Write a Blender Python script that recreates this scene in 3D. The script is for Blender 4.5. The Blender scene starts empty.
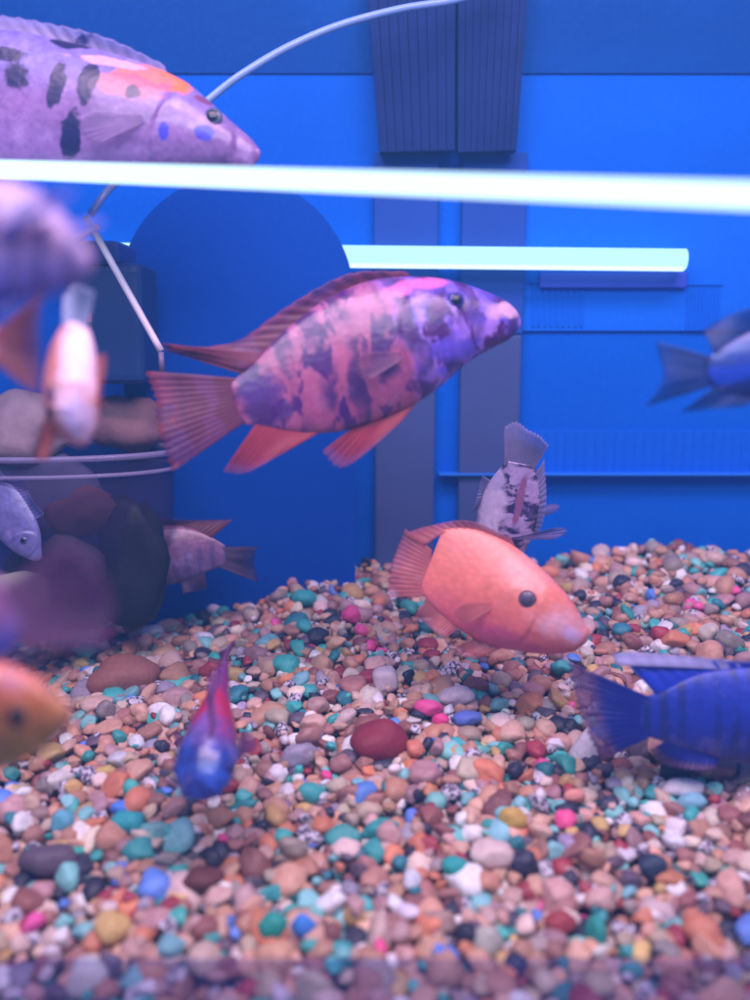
import bpy, bmesh, math, random
import numpy as np
from mathutils import Vector, Matrix, noise
random.seed(7); rng = np.random.default_rng(7)
SC = bpy.context.scene
COL = SC.collection

# ------------------------------------------------------------------ camera
PITCH = math.radians(10)
FPX = 900.0                      # focal length in photo pixels (photo 750 x 1000)
CAM = Vector((0, 0, 0.20))
cd = bpy.data.cameras.new('camera'); cam = bpy.data.objects.new('camera', cd); COL.objects.link(cam)
cam.location = CAM; cam.rotation_euler = (math.radians(90) - PITCH, 0, 0)
cd.sensor_fit = 'VERTICAL'; cd.sensor_height = 24.0; cd.lens = 24.0 * FPX / 1000.0
cd.clip_start = 0.005; cd.clip_end = 50
cd.dof.use_dof = True; cd.dof.focus_distance = 0.383; cd.dof.aperture_fstop = 2.9
SC.camera = cam

# ------------------------------------------------------------------ world and lamps
w = bpy.data.worlds.new("World"); SC.world = w; w.use_nodes = True
bg = w.node_tree.nodes['Background']; bg.inputs[0].default_value = (0.42, 0.45, 1.0, 1); bg.inputs[1].default_value = 0.30

def area(name, loc, target, sx, sy, power, col):
    l = bpy.data.lights.new(name, 'AREA'); l.shape = 'RECTANGLE'; l.size = sx; l.size_y = sy
    l.energy = power; l.color = col
    o = bpy.data.objects.new(name, l); COL.objects.link(o); o.location = loc
    o.rotation_euler = (Vector(target) - Vector(loc)).to_track_quat('-Z', 'Y').to_euler()
    return o
area('hood_lamp', (0.03, 0.15, 0.56), (0.02, 0.34, 0.0), 0.62, 0.12, 3.45, (1.0, 0.66, 0.84))
area('hood_lamp_front', (0.0, 0.02, 0.46), (0, 0.42, 0.12), 0.5, 0.10, 1.35, (0.84, 0.86, 1.0))

SC.view_settings.view_transform = 'Standard'; SC.view_settings.look = 'None'
SC.view_settings.exposure = 0.22; SC.view_settings.gamma = 1.0

# ------------------------------------------------------------------ helpers
R_ = Vector((1, 0, 0)); U_ = Vector((0, math.sin(PITCH), math.cos(PITCH))); F_ = Vector((0, math.cos(PITCH), -math.sin(PITCH)))
def W(px, py, d):
    """world point seen at photo pixel (px, py) at view depth d metres"""
    return CAM + F_ * d + R_ * ((px - 375) / FPX * d) + U_ * (-(py - 500) / FPX * d)
def WY(px, py, Y):
    """same, on the vertical plane y = Y"""
    t = (py - 500) / FPX
    return W(px, py, Y / (math.cos(PITCH) - t * math.sin(PITCH)))

def tag(o, label=None, cat=None, group=None, kind=None):
    if label: o['label'] = label
    if cat: o['category'] = cat
    if group: o['group'] = group
    if kind: o['kind'] = kind
    return o
def link(name, me, m=None, parent=None, smooth=True):
    o = bpy.data.objects.new(name, me); COL.objects.link(o)
    if m: me.materials.append(m)
    if smooth: me.polygons.foreach_set('use_smooth', [True] * len(me.polygons))
    if parent: o.parent = parent
    return o
def mesh(name, verts, faces, m=None, parent=None, smooth=True):
    me = bpy.data.meshes.new(name); me.from_pydata([tuple(v) for v in verts], [], faces); me.update()
    return link(name, me, m, parent, smooth)
def empty(name, mat=None):
    o = bpy.data.objects.new(name, None); COL.objects.link(o); o.empty_display_size = 0.01
    if mat is not None: o.matrix_world = mat
    return o
def add_box(bm, c, s, bevel=0.0):
    r = bmesh.ops.create_cube(bm, size=1)
    bmesh.ops.scale(bm, vec=s, verts=r['verts']); bmesh.ops.translate(bm, vec=c, verts=r['verts'])
    if bevel:
        es = list({e for v in r['verts'] for e in v.link_edges})
        bmesh.ops.bevel(bm, geom=es, offset=bevel, segments=3, affect='EDGES', profile=0.6)
def bmobj(name, bm, m=None, parent=None, smooth=False):
    me = bpy.data.meshes.new(name); bmesh.ops.recalc_face_normals(bm, faces=bm.faces); bm.to_mesh(me); bm.free()
    return link(name, me, m, parent, smooth)
def box(name, lo, hi, m=None, parent=None, bevel=0.0008):
    bm = bmesh.new(); lo = Vector(lo); hi = Vector(hi)
    add_box(bm, (lo + hi) / 2, hi - lo, bevel); return bmobj(name, bm, m, parent)
def catmull(P, n=10):
    P = [Vector(p) for p in P]; Q = [2 * P[0] - P[1]] + P + [2 * P[-1] - P[-2]]; out = []
    for i in range(1, len(Q) - 2):
        for k in range(n):
            t = k / n; a, b, c, d = Q[i - 1:i + 3]
            out.append(0.5 * ((2 * b) + (c - a) * t + (2 * a - 5 * b + 4 * c - d) * t * t + (3 * b - a - 3 * c + d) * t ** 3))
    out.append(P[-1]); return out
def tube(name, P, rad, m=None, parent=None, seg=16, n=10, cap=True):
    pts = catmull(P, n) if len(P) > 2 else [Vector(p) for p in P]
    vs, fs = [], []; up = Vector((0.13, 0.97, 0.2)).normalized()
    for i, p in enumerate(pts):
        d = (pts[min(i + 1, len(pts) - 1)] - pts[max(i - 1, 0)]).normalized()
        a = d.cross(up).normalized(); b = d.cross(a)
        r = rad(i / (len(pts) - 1)) if callable(rad) else rad
        for k in range(seg):
            t = 2 * math.pi * k / seg; vs.append(p + (a * math.cos(t) + b * math.sin(t)) * r)
    for i in range(len(pts) - 1):
        for k in range(seg):
            fs.append((i * seg + k, i * seg + (k + 1) % seg, (i + 1) * seg + (k + 1) % seg, (i + 1) * seg + k))
    if cap:
        fs.append(tuple(range(seg))[::-1]); fs.append(tuple((len(pts) - 1) * seg + k for k in range(seg)))
    return mesh(name, vs, fs, m, parent)

# ------------------------------------------------------------------ materials
class NT:
    def __init__(s, name):
        s.m = bpy.data.materials.new(name); s.m.use_nodes = True; s.t = s.m.node_tree; s.t.nodes.clear()
        s.out = s.n('ShaderNodeOutputMaterial')
    def n(s, typ, **kw):
        x = s.t.nodes.new(typ)
        for k, v in kw.items(): setattr(x, k, v)
        return x
    def l(s, a, b): s.t.links.new(a, b)
    def setv(s, sock, v):
        if isinstance(v, bpy.types.NodeSocket): s.l(v, sock)
        elif isinstance(v, tuple) and len(v) == 3 and sock.type == 'RGBA': sock.default_value = (*v, 1)
        else: sock.default_value = v
    def mix(s, f, a, b, mode='MIX'):
        x = s.n('ShaderNodeMix', data_type='RGBA', blend_type=mode)
        s.setv(x.inputs[0], f); s.setv(x.inputs[6], a); s.setv(x.inputs[7], b); return x.outputs[2]
    def math(s, op, a, b=0.0, clamp=False):
        x = s.n('ShaderNodeMath', operation=op, use_clamp=clamp); s.setv(x.inputs[0], a); s.setv(x.inputs[1], b); return x.outputs[0]
    def ramp(s, f, lo, hi):
        x = s.n('ShaderNodeMapRange', clamp=True); s.setv(x.inputs[0], f); x.inputs[1].default_value = lo; x.inputs[2].default_value = hi
        x.interpolation_type = 'SMOOTHSTEP'; return x.outputs[0]
    def noise(s, co, sc, det=3.0, rough=0.5, dist=0.0):
        x = s.n('ShaderNodeTexNoise'); s.l(co, x.inputs['Vector']); x.inputs['Scale'].default_value = sc
        x.inputs['Detail'].default_value = det; x.inputs['Roughness'].default_value = rough; x.inputs['Distortion'].default_value = dist
        return x.outputs['Fac']
    def co(s): return s.n('ShaderNodeTexCoord').outputs['Object']
    def mapping(s, co, sc=(1, 1, 1), loc=(0, 0, 0)):
        x = s.n('ShaderNodeMapping'); s.l(co, x.inputs[0]); x.inputs['Scale'].default_value = sc; x.inputs['Location'].default_value = loc; return x.outputs[0]
    def bump(s, h, st, dist=0.001):
        x = s.n('ShaderNodeBump'); s.setv(x.inputs['Height'], h); x.inputs['Strength'].default_value = st; x.inputs['Distance'].default_value = dist; return x.outputs[0]
    def pr(s, col, rough=0.5, normal=None, spec=0.5, **kw):
        p = s.n('ShaderNodeBsdfPrincipled'); s.setv(p.inputs['Base Color'], col); s.setv(p.inputs['Roughness'], rough)
        p.inputs['Specular IOR Level'].default_value = spec
        if normal is not None: s.l(normal, p.inputs['Normal'])
        for k, v in kw.items(): s.setv(p.inputs[k], v)
        return p
    def end(s, sh): s.l(sh.outputs[0] if hasattr(sh, 'outputs') else sh, s.out.inputs[0]); return s.m

def plain(name, col, rough=0.5, var=0.15, sc=60, bump=0.15, **kw):
    t = NT(name); co = t.co(); f = t.noise(co, sc, 4)
    c = t.mix(t.math('MULTIPLY', f, var * 2), col, tuple(x * 0.35 for x in col))
    return t.end(t.pr(c, rough, t.bump(f, bump), **kw))
def clear(name, col, tint=0.5, rough=0.15, op=0.3):
    """see-through plastic: tinted transparency with a glossy, slightly milky skin"""
    t = NT(name); co = t.co()
    tr = t.n('ShaderNodeBsdfTransparent'); tr.inputs[0].default_value = (*[1 - tint + tint * c for c in col], 1)
    d = t.pr(col, rough); m = t.n('ShaderNodeMixShader')
    f = t.math('ADD', t.math('MULTIPLY', t.noise(co, 70, 3), op * 0.6), op * 0.7)
    t.l(f, m.inputs[0]); t.l(tr.outputs[0], m.inputs[1]); t.l(d.outputs[0], m.inputs[2]); return t.end(m)
def glow_mat(name, col, st, rim=None):
    t = NT(name); e = t.n('ShaderNodeEmission'); e.inputs[0].default_value = (*col, 1); e.inputs[1].default_value = st; return t.end(e)

def backdrop_mat(name, c1, c2, lines=0.0):
    t = NT(name); co = t.co(); f = t.noise(t.mapping(co, (6, 6, 14)), 1.0, 4); g = t.noise(co, 420, 2)
    c = t.mix(t.ramp(f, 0.3, 0.7), c1, c2)
    c = t.mix(t.math('MULTIPLY', t.ramp(g, 0.40, 0.80), 0.10), c, tuple(min(1, x * 1.6 + 0.02) for x in c2))
    return t.end(t.pr(c, 0.55, t.bump(f, 0.1, 0.002), spec=0.04))
M = {}
M['backdrop'] = backdrop_mat('backdrop blue', (0.001, 0.100, 0.57), (0.002, 0.124, 0.66))
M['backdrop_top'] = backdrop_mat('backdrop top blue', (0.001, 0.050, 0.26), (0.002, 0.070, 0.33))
M['dark_blue'] = backdrop_mat('dark blue plastic', (0.002, 0.055, 0.36), (0.003, 0.066, 0.41))
M['panel_blue'] = backdrop_mat('light blue plastic', (0.004, 0.130, 0.70), (0.006, 0.145, 0.76))
M['ledge_blue'] = backdrop_mat('ledge blue plastic', (0.003, 0.112, 0.62), (0.004, 0.130, 0.70))
M['post'] = plain('grey post plastic', (0.065, 0.095, 0.27), 0.8, 0.25, 30, spec=0.2)
M['post_top'] = plain('violet post plastic', (0.016, 0.075, 0.40), 0.8, 0.2, 30, spec=0.2)
M['navy'] = plain('navy ribbed plastic', (0.012, 0.030, 0.15), 0.9, 0.3, 60, spec=0.15)
M['purple_bar'] = plain('violet lamp housing', (0.035, 0.09, 0.72), 0.5, 0.2, 40)
M['pale_plastic'] = plain('pale rod plastic', (0.85, 0.72, 0.85), 0.4, 0.2, 90)
M['hose'] = plain('milky hose', (0.22, 0.36, 0.72), 0.3, 0.15, 60)
M['dark_plastic'] = plain('dark filter plastic', (0.012, 0.05, 0.22), 0.45, 0.3, 60)
M['red_label'] = plain('red sticker', (0.70, 0.13, 0.12), 0.5)
M['rail'] = plain('pale blue rail', (0.02, 0.20, 0.80), 0.35, 0.1, 60)
M['black'] = plain('black pupil', (0.008, 0.008, 0.02), 0.12, 0, 60, 0)

# ------------------------------------------------------------------ the tank
YB = 0.467                                  # y of the blue backdrop's face
def edge_py(px):                            # how high the gravel reaches against the backdrop
    return float(np.interp(px, [-200, 60, 130, 200, 260, 300, 345, 400, 470, 560, 600, 650, 700, 750, 950],
                           [640, 622, 606, 590, 573, 561, 556, 566, 566, 556, 552, 541, 545, 549, 552]))
def wall_px(x):                             # photo column of world x at the backdrop near the gravel
    return 375 + x * FPX / (YB * 1.02)
def ground(x, y):
    z0 = -0.2389 + 0.2653 * y
    px = wall_px(x); zt = WY(px, edge_py(px), YB).z - CAM.z
    zw = -0.2389 + 0.2653 * YB
    k = min(1, max(0, (y - 0.29) / (YB - 0.29))); k = k * k * (3 - 2 * k)
    return CAM.z + z0 + (zt - zw) * k + 0.0035 * noise.noise(Vector((x * 22, y * 22, 3.1)))

bd = box('blue_backdrop', (-0.42, YB, -0.01), (0.42, YB + 0.006, 0.372), M['backdrop'], bevel=0.0)
tag(bd, 'bright blue backdrop panel covering the whole rear of the fish tank', 'backdrop')
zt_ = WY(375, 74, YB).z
bd.scale.z = 1; box_top = box('backdrop_strip', (-0.42, YB - 0.0012, zt_), (0.42, YB - 0.0003, 0.45), M['backdrop_top'], bevel=0.0002)  # darker light at the top put into the colour of a thin strip
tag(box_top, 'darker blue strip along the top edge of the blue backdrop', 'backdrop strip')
# glass walls of the tank; the front one is set just behind the lens, out of view
gl = NT('tank glass'); gg = gl.n('ShaderNodeBsdfTransparent'); gg.inputs[0].default_value = (0.93, 0.97, 0.98, 1)
gs = gl.n('ShaderNodeBsdfGlossy'); gs.inputs['Roughness'].default_value = 0.02; fr = gl.n('ShaderNodeFresnel'); fr.inputs[0].default_value = 1.3
gm = gl.n('ShaderNodeMixShader'); gl.l(fr.outputs[0], gm.inputs[0]); gl.l(gg.outputs[0], gm.inputs[1]); gl.l(gs.outputs[0], gm.inputs[2]); M['glass'] = gl.end(gm)
tank = empty('fish_tank', Matrix.Translation((0, 0.22, -0.02)))
tag(tank, 'clear glass walls of the fish tank around fish and gravel', 'fish tank')
for lo, hi in (((-0.42, -0.030, -0.01), (0.42, -0.024, 0.45)), ((-0.426, -0.03, -0.01), (-0.4205, 0.47, 0.45)), ((0.4205, -0.03, -0.01), (0.426, 0.47, 0.45))):
    o = box('glass_pane', lo, hi, M['glass'], bevel=0.0005); o.parent = tank; o.matrix_parent_inverse = tank.matrix_world.inverted()

# gravel bed beneath the pebbles
NX, NY = 90, 60; vs = []; fs = []
for j in range(NY + 1):
    for i in range(NX + 1):
        x = -0.42 + 0.84 * i / NX; y = -0.02 + (YB + 0.02) * j / NY
        vs.append((x, y, ground(x, y) - 0.0075))
for j in range(NY):
    for i in range(NX):
        a = j * (NX + 1) + i; fs.append((a, a + 1, a + NX + 2, a + NX + 1))
gb = mesh('gravel_bed', vs, fs, plain('bed of fines', (0.26, 0.14, 0.12), 0.9, 0.4, 300)); tag(gb, kind='structure')

# ---- pebbles
def ico(sub):
    bm = bmesh.new(); bmesh.ops.create_icosphere(bm, subdivisions=sub, radius=1)
    v = np.array([q.co[:] for q in bm.verts]); f = np.array([[x.index for x in q.verts] for q in bm.faces]); bm.free(); return v, f
ICO = {1: ico(2), 2: ico(3)}
def lumpy(v, seed, amp=0.24):
    out = []
    for p in v:
        q = Vector(p); n1 = noise.noise(q * 0.9 + Vector((seed * 7.3, 0, 0))); n2 = noise.noise(q * 2.0 + Vector((0, seed * 3.1, 5)))
        out.append(q * (1 + amp * 1.5 * n1 + amp * 0.5 * n2))
    return np.array(out)
def chip(v, seed):
    g = np.random.default_rng(100 + seed); v = v.copy()
    for _ in range(g.integers(3, 8)):
        n_ = g.normal(size=3); n_ /= np.linalg.norm(n_); h = g.uniform(0.52, 0.82); d = v @ n_ - h; v -= np.outer(np.where(d > 0, d * 0.9, 0), n_)
    return v * 1.12
PROTO = {k: [lumpy(ICO[k][0], s) for s in range(8)] + [chip(lumpy(ICO[k][0], s + 20, 0.2), s) for s in range(16)] for k in (1, 2)}
PAL = [  # (weight, rgb linear)
    (11, (0.58, 0.32, 0.22)), (9, (0.48, 0.24, 0.16)), (5, (0.50, 0.40, 0.30)), (4, (0.34, 0.28, 0.26)), (9, (0.66, 0.40, 0.30)), (8, (0.38, 0.18, 0.15)), (7, (0.56, 0.36, 0.32)),
    (6, (0.44, 0.25, 0.26)), (5, (0.27, 0.10, 0.09)), (3.0, (0.34, 0.04, 0.06)), (6, (0.72, 0.57, 0.50)), (7, (0.80, 0.75, 0.80)),
    (6.5, (0.06, 0.42, 0.38)), (6.5, (0.22, 0.54, 0.54)), (3, (0.03, 0.20, 0.24)), (5.5, (0.03, 0.03, 0.06)), (3.5, (0.13, 0.09, 0.13)),
    (1.4, (0.12, 0.26, 0.72)), (3.0, (0.64, 0.42, 0.16)), (0.8, (0.90, 0.10, 0.32)), (5, (0.66, 0.24, 0.13)), (2.5, (0.36, 0.31, 0.42)), (6, (-1, 0, 0))]
PW = np.array([p[0] for p in PAL], float); PW /= PW.sum()
def pick():
    c = PAL[rng.choice(len(PAL), p=PW)][1]
    if c[0] < 0: return (0.62, 0.58, 0.66, 1.0)
    k = rng.uniform(0.78, 1.2); return (min(0.85, c[0] * k * rng.uniform(.93, 1.07)), min(0.85, c[1] * k * rng.uniform(.93, 1.07)), min(0.85, c[2] * k * rng.uniform(.93, 1.07)), 0.0)
def rotm():
    q = rng.normal(size=4); q /= np.linalg.norm(q); a, b, c, d = q
    return np.array([[a*a+b*b-c*c-d*d, 2*(b*c-a*d), 2*(b*d+a*c)], [2*(b*c+a*d), a*a-b*b+c*c-d*d, 2*(c*d-a*b)], [2*(b*d-a*c), 2*(c*d+a*b), a*a-b*b-c*c+d*d]])
t = NT('gravel pebbles'); at = t.n('ShaderNodeAttribute', attribute_name='pebble_colour'); co = t.co()
f1 = t.noise(co, 420, 4, 0.65); f2 = t.noise(co, 1400, 3, 0.6); f3 = t.noise(co, 620, 2, 0.4, 0.6)
c = t.mix(t.math('MULTIPLY', t.ramp(f1, 0.42, 0.72), 0.40), at.outputs['Color'], t.mix(1.0, at.outputs['Color'], (0.55, 0.40, 0.42), 'MULTIPLY'))
c = t.mix(t.math('MULTIPLY', t.ramp(f2, 0.55, 0.75), 0.22), c, (0.75, 0.66, 0.66))
c = t.mix(t.math('MULTIPLY', t.ramp(f3, 0.50, 0.54), at.outputs['Alpha']), c, (0.11, 0.08, 0.14))
M['pebble'] = t.end(t.pr(c, t.math('ADD', t.math('MULTIPLY', f1, 0.35), 0.36), t.bump(f2, 0.25, 0.0004), spec=0.45))

V, Fc, CC = [], [], []; off = 0
keep_out = []                        # world (x, y, r) of the single stones that sit in the gravel
def pebble(x, y, z, r, col, near):
    global off
    k = 2 if near else 1
    v = PROTO[k][rng.integers(24)]
    s = np.array([1.0, rng.uniform(.72, .98), rng.uniform(.50, .80)]) * r * rng.uniform(0.95, 1.1)
    A = rotm(); a = rng.uniform(0, 6.28); ca, sa = math.cos(a), math.sin(a)
    tl = rng.normal(0, 0.35, 2)
    Rz = np.array([[ca, -sa, 0], [sa, ca, 0], [0, 0, 1]]); Rx = np.array([[1, 0, 0], [0, math.cos(tl[0]), -math.sin(tl[0])], [0, math.sin(tl[0]), math.cos(tl[0])]])
    Ry = np.array([[math.cos(tl[1]), 0, math.sin(tl[1])], [0, 1, 0], [-math.sin(tl[1]), 0, math.cos(tl[1])]])
    B = Rz @ Rx @ Ry
    P = (v * s) @ B.T + np.array([x, y, z])
    V.append(P); Fc.append(ICO[k][1] + off); off += len(P); CC.append(np.tile(col, (len(P), 1)))

STONES = [  # px, py, semi axes in px (w,h), colour, name, label, rough, kind of shape
    (380, 742, 31, 22, (0.28, 0.025, 0.045), 'stone', 'large round dark red stone lying alone in the middle of the gravel', 'stone'),
    (123, 678, 38, 21, (0.36, 0.13, 0.10), 'stone', 'wide flat rusty brown stone at the left behind the orange fish', 'stone'),
    (583, 748, 17, 19, (0.80, 0.76, 0.84), 'shell', 'pointed white shell just below the tail of the blue fish', 'shell'),
    (385, 680, 12, 11, (0.74, 0.60, 0.66), 'pebble', 'pale pink cube-like pebble above the dark red stone', 'pebble'),
    (457, 696, 17, 9, (0.74, 0.58, 0.66), 'pebble', 'long pale pink pebble right of the hot pink ones', 'pebble'),
    (428, 708, 14, 8, (0.88, 0.10, 0.34), 'pebble', 'bright hot pink pebble, the larger of two right above the dark red stone', 'pebble'),
    (441, 720, 9, 6, (0.88, 0.06, 0.28), 'pebble', 'small hot pink pebble touching the larger hot pink one', 'pebble'),
    (467, 719, 15, 7, (0.13, 0.20, 0.62), 'pebble', 'flat periwinkle blue pebble below the long pale pink one', 'pebble'),
    (684, 789, 20, 9, (0.80, 0.72, 0.78), 'pebble', 'long white pebble under the belly of the blue fish', 'pebble'),
    (692, 802, 14, 9, (0.25, 0.55, 0.66), 'pebble', 'pale aqua pebble next to the long white one', 'pebble'),
    (456, 869, 14, 12, (0.03, 0.42, 0.38), 'pebble', 'round turquoise pebble in front of the yellow one', 'pebble'),
    (514, 819, 15, 12, (0.68, 0.45, 0.10), 'pebble', 'mustard yellow chipped pebble right of the centre foreground', 'pebble'),
    (303, 927, 12, 12, (0.06, 0.28, 0.80), 'pebble', 'bright sky blue pebble at the lower left foreground', 'pebble'),
    (272, 926, 15, 13, (0.02, 0.36, 0.27), 'pebble', 'sea green pebble left of the bright sky blue one', 'pebble'),
    (62, 824, 12, 13, (0.15, 0.50, 0.62), 'pebble', 'light aqua upright pebble at the left edge of the foreground', 'pebble'),
    (129, 823, 18, 11, (0.04, 0.42, 0.45), 'pebble', 'turquoise pebble below the blue chip left of the purple fish', 'pebble'),
    (120, 808, 10, 6, (0.08, 0.25, 0.80), 'pebble', 'small bright blue chip on top of a turquoise pebble', 'pebble'),
    (203, 881, 20, 13, (0.15, 0.045, 0.04), 'pebble', 'oval chocolate brown pebble below the purple fish', 'pebble'),
    (49, 862, 26, 17, (0.14, 0.10, 0.14), 'stone', 'broad dark grey stone at the lower left', 'stone'),
    (467, 937, 12, 14, (0.02, 0.02, 0.04), 'pebble', 'upright black oval pebble near the bottom centre', 'pebble'),
    (488, 942, 16, 16, (0.52, 0.52, 0.44), 'pebble', 'round pale greenish grey pebble beside the black oval one', 'pebble'),
    (304, 599, 13, 9, (0.05, 0.45, 0.42), 'pebble', 'turquoise pebble near the back between the two dark blue panels', 'pebble'),
    (351, 616, 9, 10, (0.85, 0.08, 0.30), 'pebble', 'hot pink pebble near the back left of the orange pink fish', 'pebble'),
    (652, 868, 13, 12, (0.03, 0.05, 0.10), 'pebble', 'round blackish pebble in the right foreground', 'pebble'),
    (561, 923, 15, 10, (0.38, 0.05, 0.06), 'pebble', 'oval maroon pebble near the bottom right of centre', 'pebble'),
    (597, 935, 11, 17, (0.03, 0.36, 0.30), 'pebble', 'tall green turquoise pebble standing right of the maroon one', 'pebble'),
    (574, 796, 10, 7, (0.85, 0.34, 0.26), 'pebble', 'salmon coloured small pebble below the white shell', 'pebble'),
    (110, 634, 10, 6, (0.88, 0.10, 0.30), 'pebble', 'hot pink chip behind the wide rusty brown stone', 'pebble'),
]
def gdepth(px, py):
    lo, hi = 0.15, 0.6
    for _ in range(40):
        m = (lo + hi) / 2; p = W(px, py, m)
        if p.z > ground(p.x, p.y) + 0.002: lo = m
        else: hi = m
    return lo
stones = []
for px, py, a, b, *_ in STONES:
    d = gdepth(px, py); p = W(px, py, d); keep_out.append((p.x, p.y, 0.72 * a * d / FPX)); stones.append((p, d))
KO = np.array(keep_out)
sp = 0.0051
for layer, (dz, jit) in enumerate(((-0.0036, .3), (-0.0006, .55))):
    ny = int((YB - 0.06) / (sp * 0.866)); nx = int(0.68 / sp)
    for j in range(ny):
        for i in range(nx):
            x = -0.34 + (i + (j % 2) * .5 + rng.uniform(-jit, jit) * .8 + layer * .37) * sp
            y = 0.08 + (j + rng.uniform(-jit, jit) * .8 + layer * .45) * sp * 0.866
            if y > YB - 0.002: continue
            if abs(x) > 0.13 + y * 0.42: continue
            if ((KO[:, 0] - x) ** 2 + (KO[:, 1] - y) ** 2 < KO[:, 2] ** 2).any() and layer: continue
            r = float(np.clip(rng.lognormal(math.log(0.0030), 0.33), 0.0016, 0.0068))
            if layer and rng.random() < 0.10: continue
            pc = pick()
            if (pc[3] > 0 or (pc[0] > .6 and pc[1] < .2)) and r > .0040: r = .0036
            pebble(x, y, ground(x, y) + dz + rng.uniform(-0.0014, 0.0016) + (0.0008 if r > .0045 else 0), r, pc, y < 0.40 and layer)
V = np.concatenate(V); Fc = np.concatenate(Fc); CC = np.concatenate(CC)
me = bpy.data.meshes.new('gravel'); me.vertices.add(len(V)); me.vertices.foreach_set('co', V.astype(np.float32).ravel())
me.loops.add(Fc.size); me.loops.foreach_set('vertex_index', Fc.astype(np.int32).ravel())
me.polygons.add(len(Fc)); me.polygons.foreach_set('loop_start', np.arange(0, Fc.size, 3, dtype=np.int32))
me.update(calc_edges=True)
ca = me.color_attributes.new('pebble_colour', 'FLOAT_COLOR', 'POINT'); ca.data.foreach_set('color', CC.astype(np.float32).ravel())
me.polygons.foreach_set('use_smooth', np.ones(len(Fc), bool))
g = bpy.data.objects.new('gravel', me); COL.objects.link(g); me.materials.append(M['pebble'])
tag(g, 'mixed peach brown turquoise white and black pebbles covering the tank floor', 'gravel', kind='stuff')

# ---- the stones one can pick out
for k, ((px, py, a, b, colr, nm, lab, cat), (p, d)) in enumerate(zip(STONES, stones)):
    s = d / FPX; v = lumpy(ICO[2][0], 40 + k, 0.20 if cat != 'shell' else 0.1)
    P = v * np.array([a * s, (a + b) * 0.5 * s * 0.9, b * s * 1.02])
    if cat == 'shell':                      # ridged, pointed at the top
        th = np.arctan2(v[:, 0], v[:, 1]); h = (v[:, 2] + 1) / 2
        P[:, 0] *= (1.25 - 1.05 * h) * (1 + .12 * np.sin(th * 9)); P[:, 1] *= (1.2 - 1.0 * h) * (1 + .12 * np.sin(th * 9)); P[:, 0] += 0.0016 * h; P[:, 2] *= 1.15
    if 'cube' in lab: P = np.sign(P) * np.abs(P / np.abs(P).max(0)) ** 0.6 * np.abs(P).max(0)
    o = mesh(nm, P, [tuple(int(i) for i in f) for f in ICO[2][1]])
    o.data.materials.append(plain('stone %d' % k, colr, 0.65, 0.22, 500, 0.5))
    o.location = p + Vector((0, 0.0, 0.0003)); o.rotation_euler = (0, rng.uniform(-.15, .15) if b < a else 0, 0)
    tag(o, lab, cat, 'stones that stand out in the gravel')

# ------------------------------------------------------------------ glass reflections, built as solid shapes against the backdrop
def slab_px(name, x0, y0, x1, y1, Y0, Y1, m, parent=None, bevel=0.0008):
    a = WY(x0, y1, Y0); b = WY(x1, y0, Y0); return box(name, (a.x, Y0, a.z), (b.x, Y1, b.z), m, parent, bevel)
# head reflected in the front glass, built as a round-topped dark panel
yb = 0.440; c0 = WY(237, 298, yb); r0 = 117 * 0.43 / FPX; base = ground(c0.x, yb) - 0.01
pts = [(c0.x + r0 * math.cos(t), c0.z + r0 * math.sin(t)) for t in np.linspace(0, math.pi, 64)] + [(c0.x - r0, base), (c0.x + r0, base)]
bm = bmesh.new(); vf = [bm.verts.new((x, yb, z)) for x, z in pts]; f = bm.faces.new(vf)
ex = bmesh.ops.extrude_face_region(bm, geom=[f]); bmesh.ops.translate(bm, vec=(0, 0.003, 0), verts=[q for q in ex['geom'] if isinstance(q, bmesh.types.BMVert)])
o = bmobj('round_topped_panel', bm, M['dark_blue']); tag(o, 'darker blue panel with a round top standing in front of the backdrop left of centre', 'panel')

# reflected legs and dark shorts, built as grey posts and a ribbed shape
zl = 0.02
for x0, x1, lab in ((375, 435, 'left one of two flat grey posts behind the speckled fish, reaching down to the gravel'), (460, 520, 'right one of two flat grey posts, the one directly behind the vertical speckled fish')):
    a = WY(x0, 560, 0.452); b = WY(x1, 150, 0.452); top = WY(x1, 148, 0.452).z
    mid = WY(x0, 335, 0.452).z; rt = empty('flat_post', Matrix.Translation(((a.x + b.x) / 2, 0.456, 0.03)))
    wdt = (WY(x1, 500, 0.452).x - WY(x0, 500, 0.452).x)
    cx = WY((x0 + x1) / 2, 500, 0.452).x; rt.location.x = cx; rt.location.y = 0.4635
    def lb(n, z0, z1, m, ww=1.0, p=0):
        bm = bmesh.new(); add_box(bm, (0, 0, (z0 + z1) / 2 - 0.03), (wdt * ww, 0.0055 - p * .5, z1 - z0), 0.0012); return bmobj(n, bm, m, rt)
    lb('lower_sleeve', zl, mid, M['post']); lb('upper_sleeve', mid + 0.0004, top, M['post_top'], 1.04, 0.001)
    tag(rt, lab, 'post', 'flat grey posts in front of the backdrop')
hs = empty('ribbed_housing', Matrix.Translation((WY(447, 90, 0.45).x, 0.447, WY(447, 150, 0.45).z)))
tag(hs, 'dark navy ribbed housing hanging above the two grey posts at the top', 'filter housing')
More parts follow.
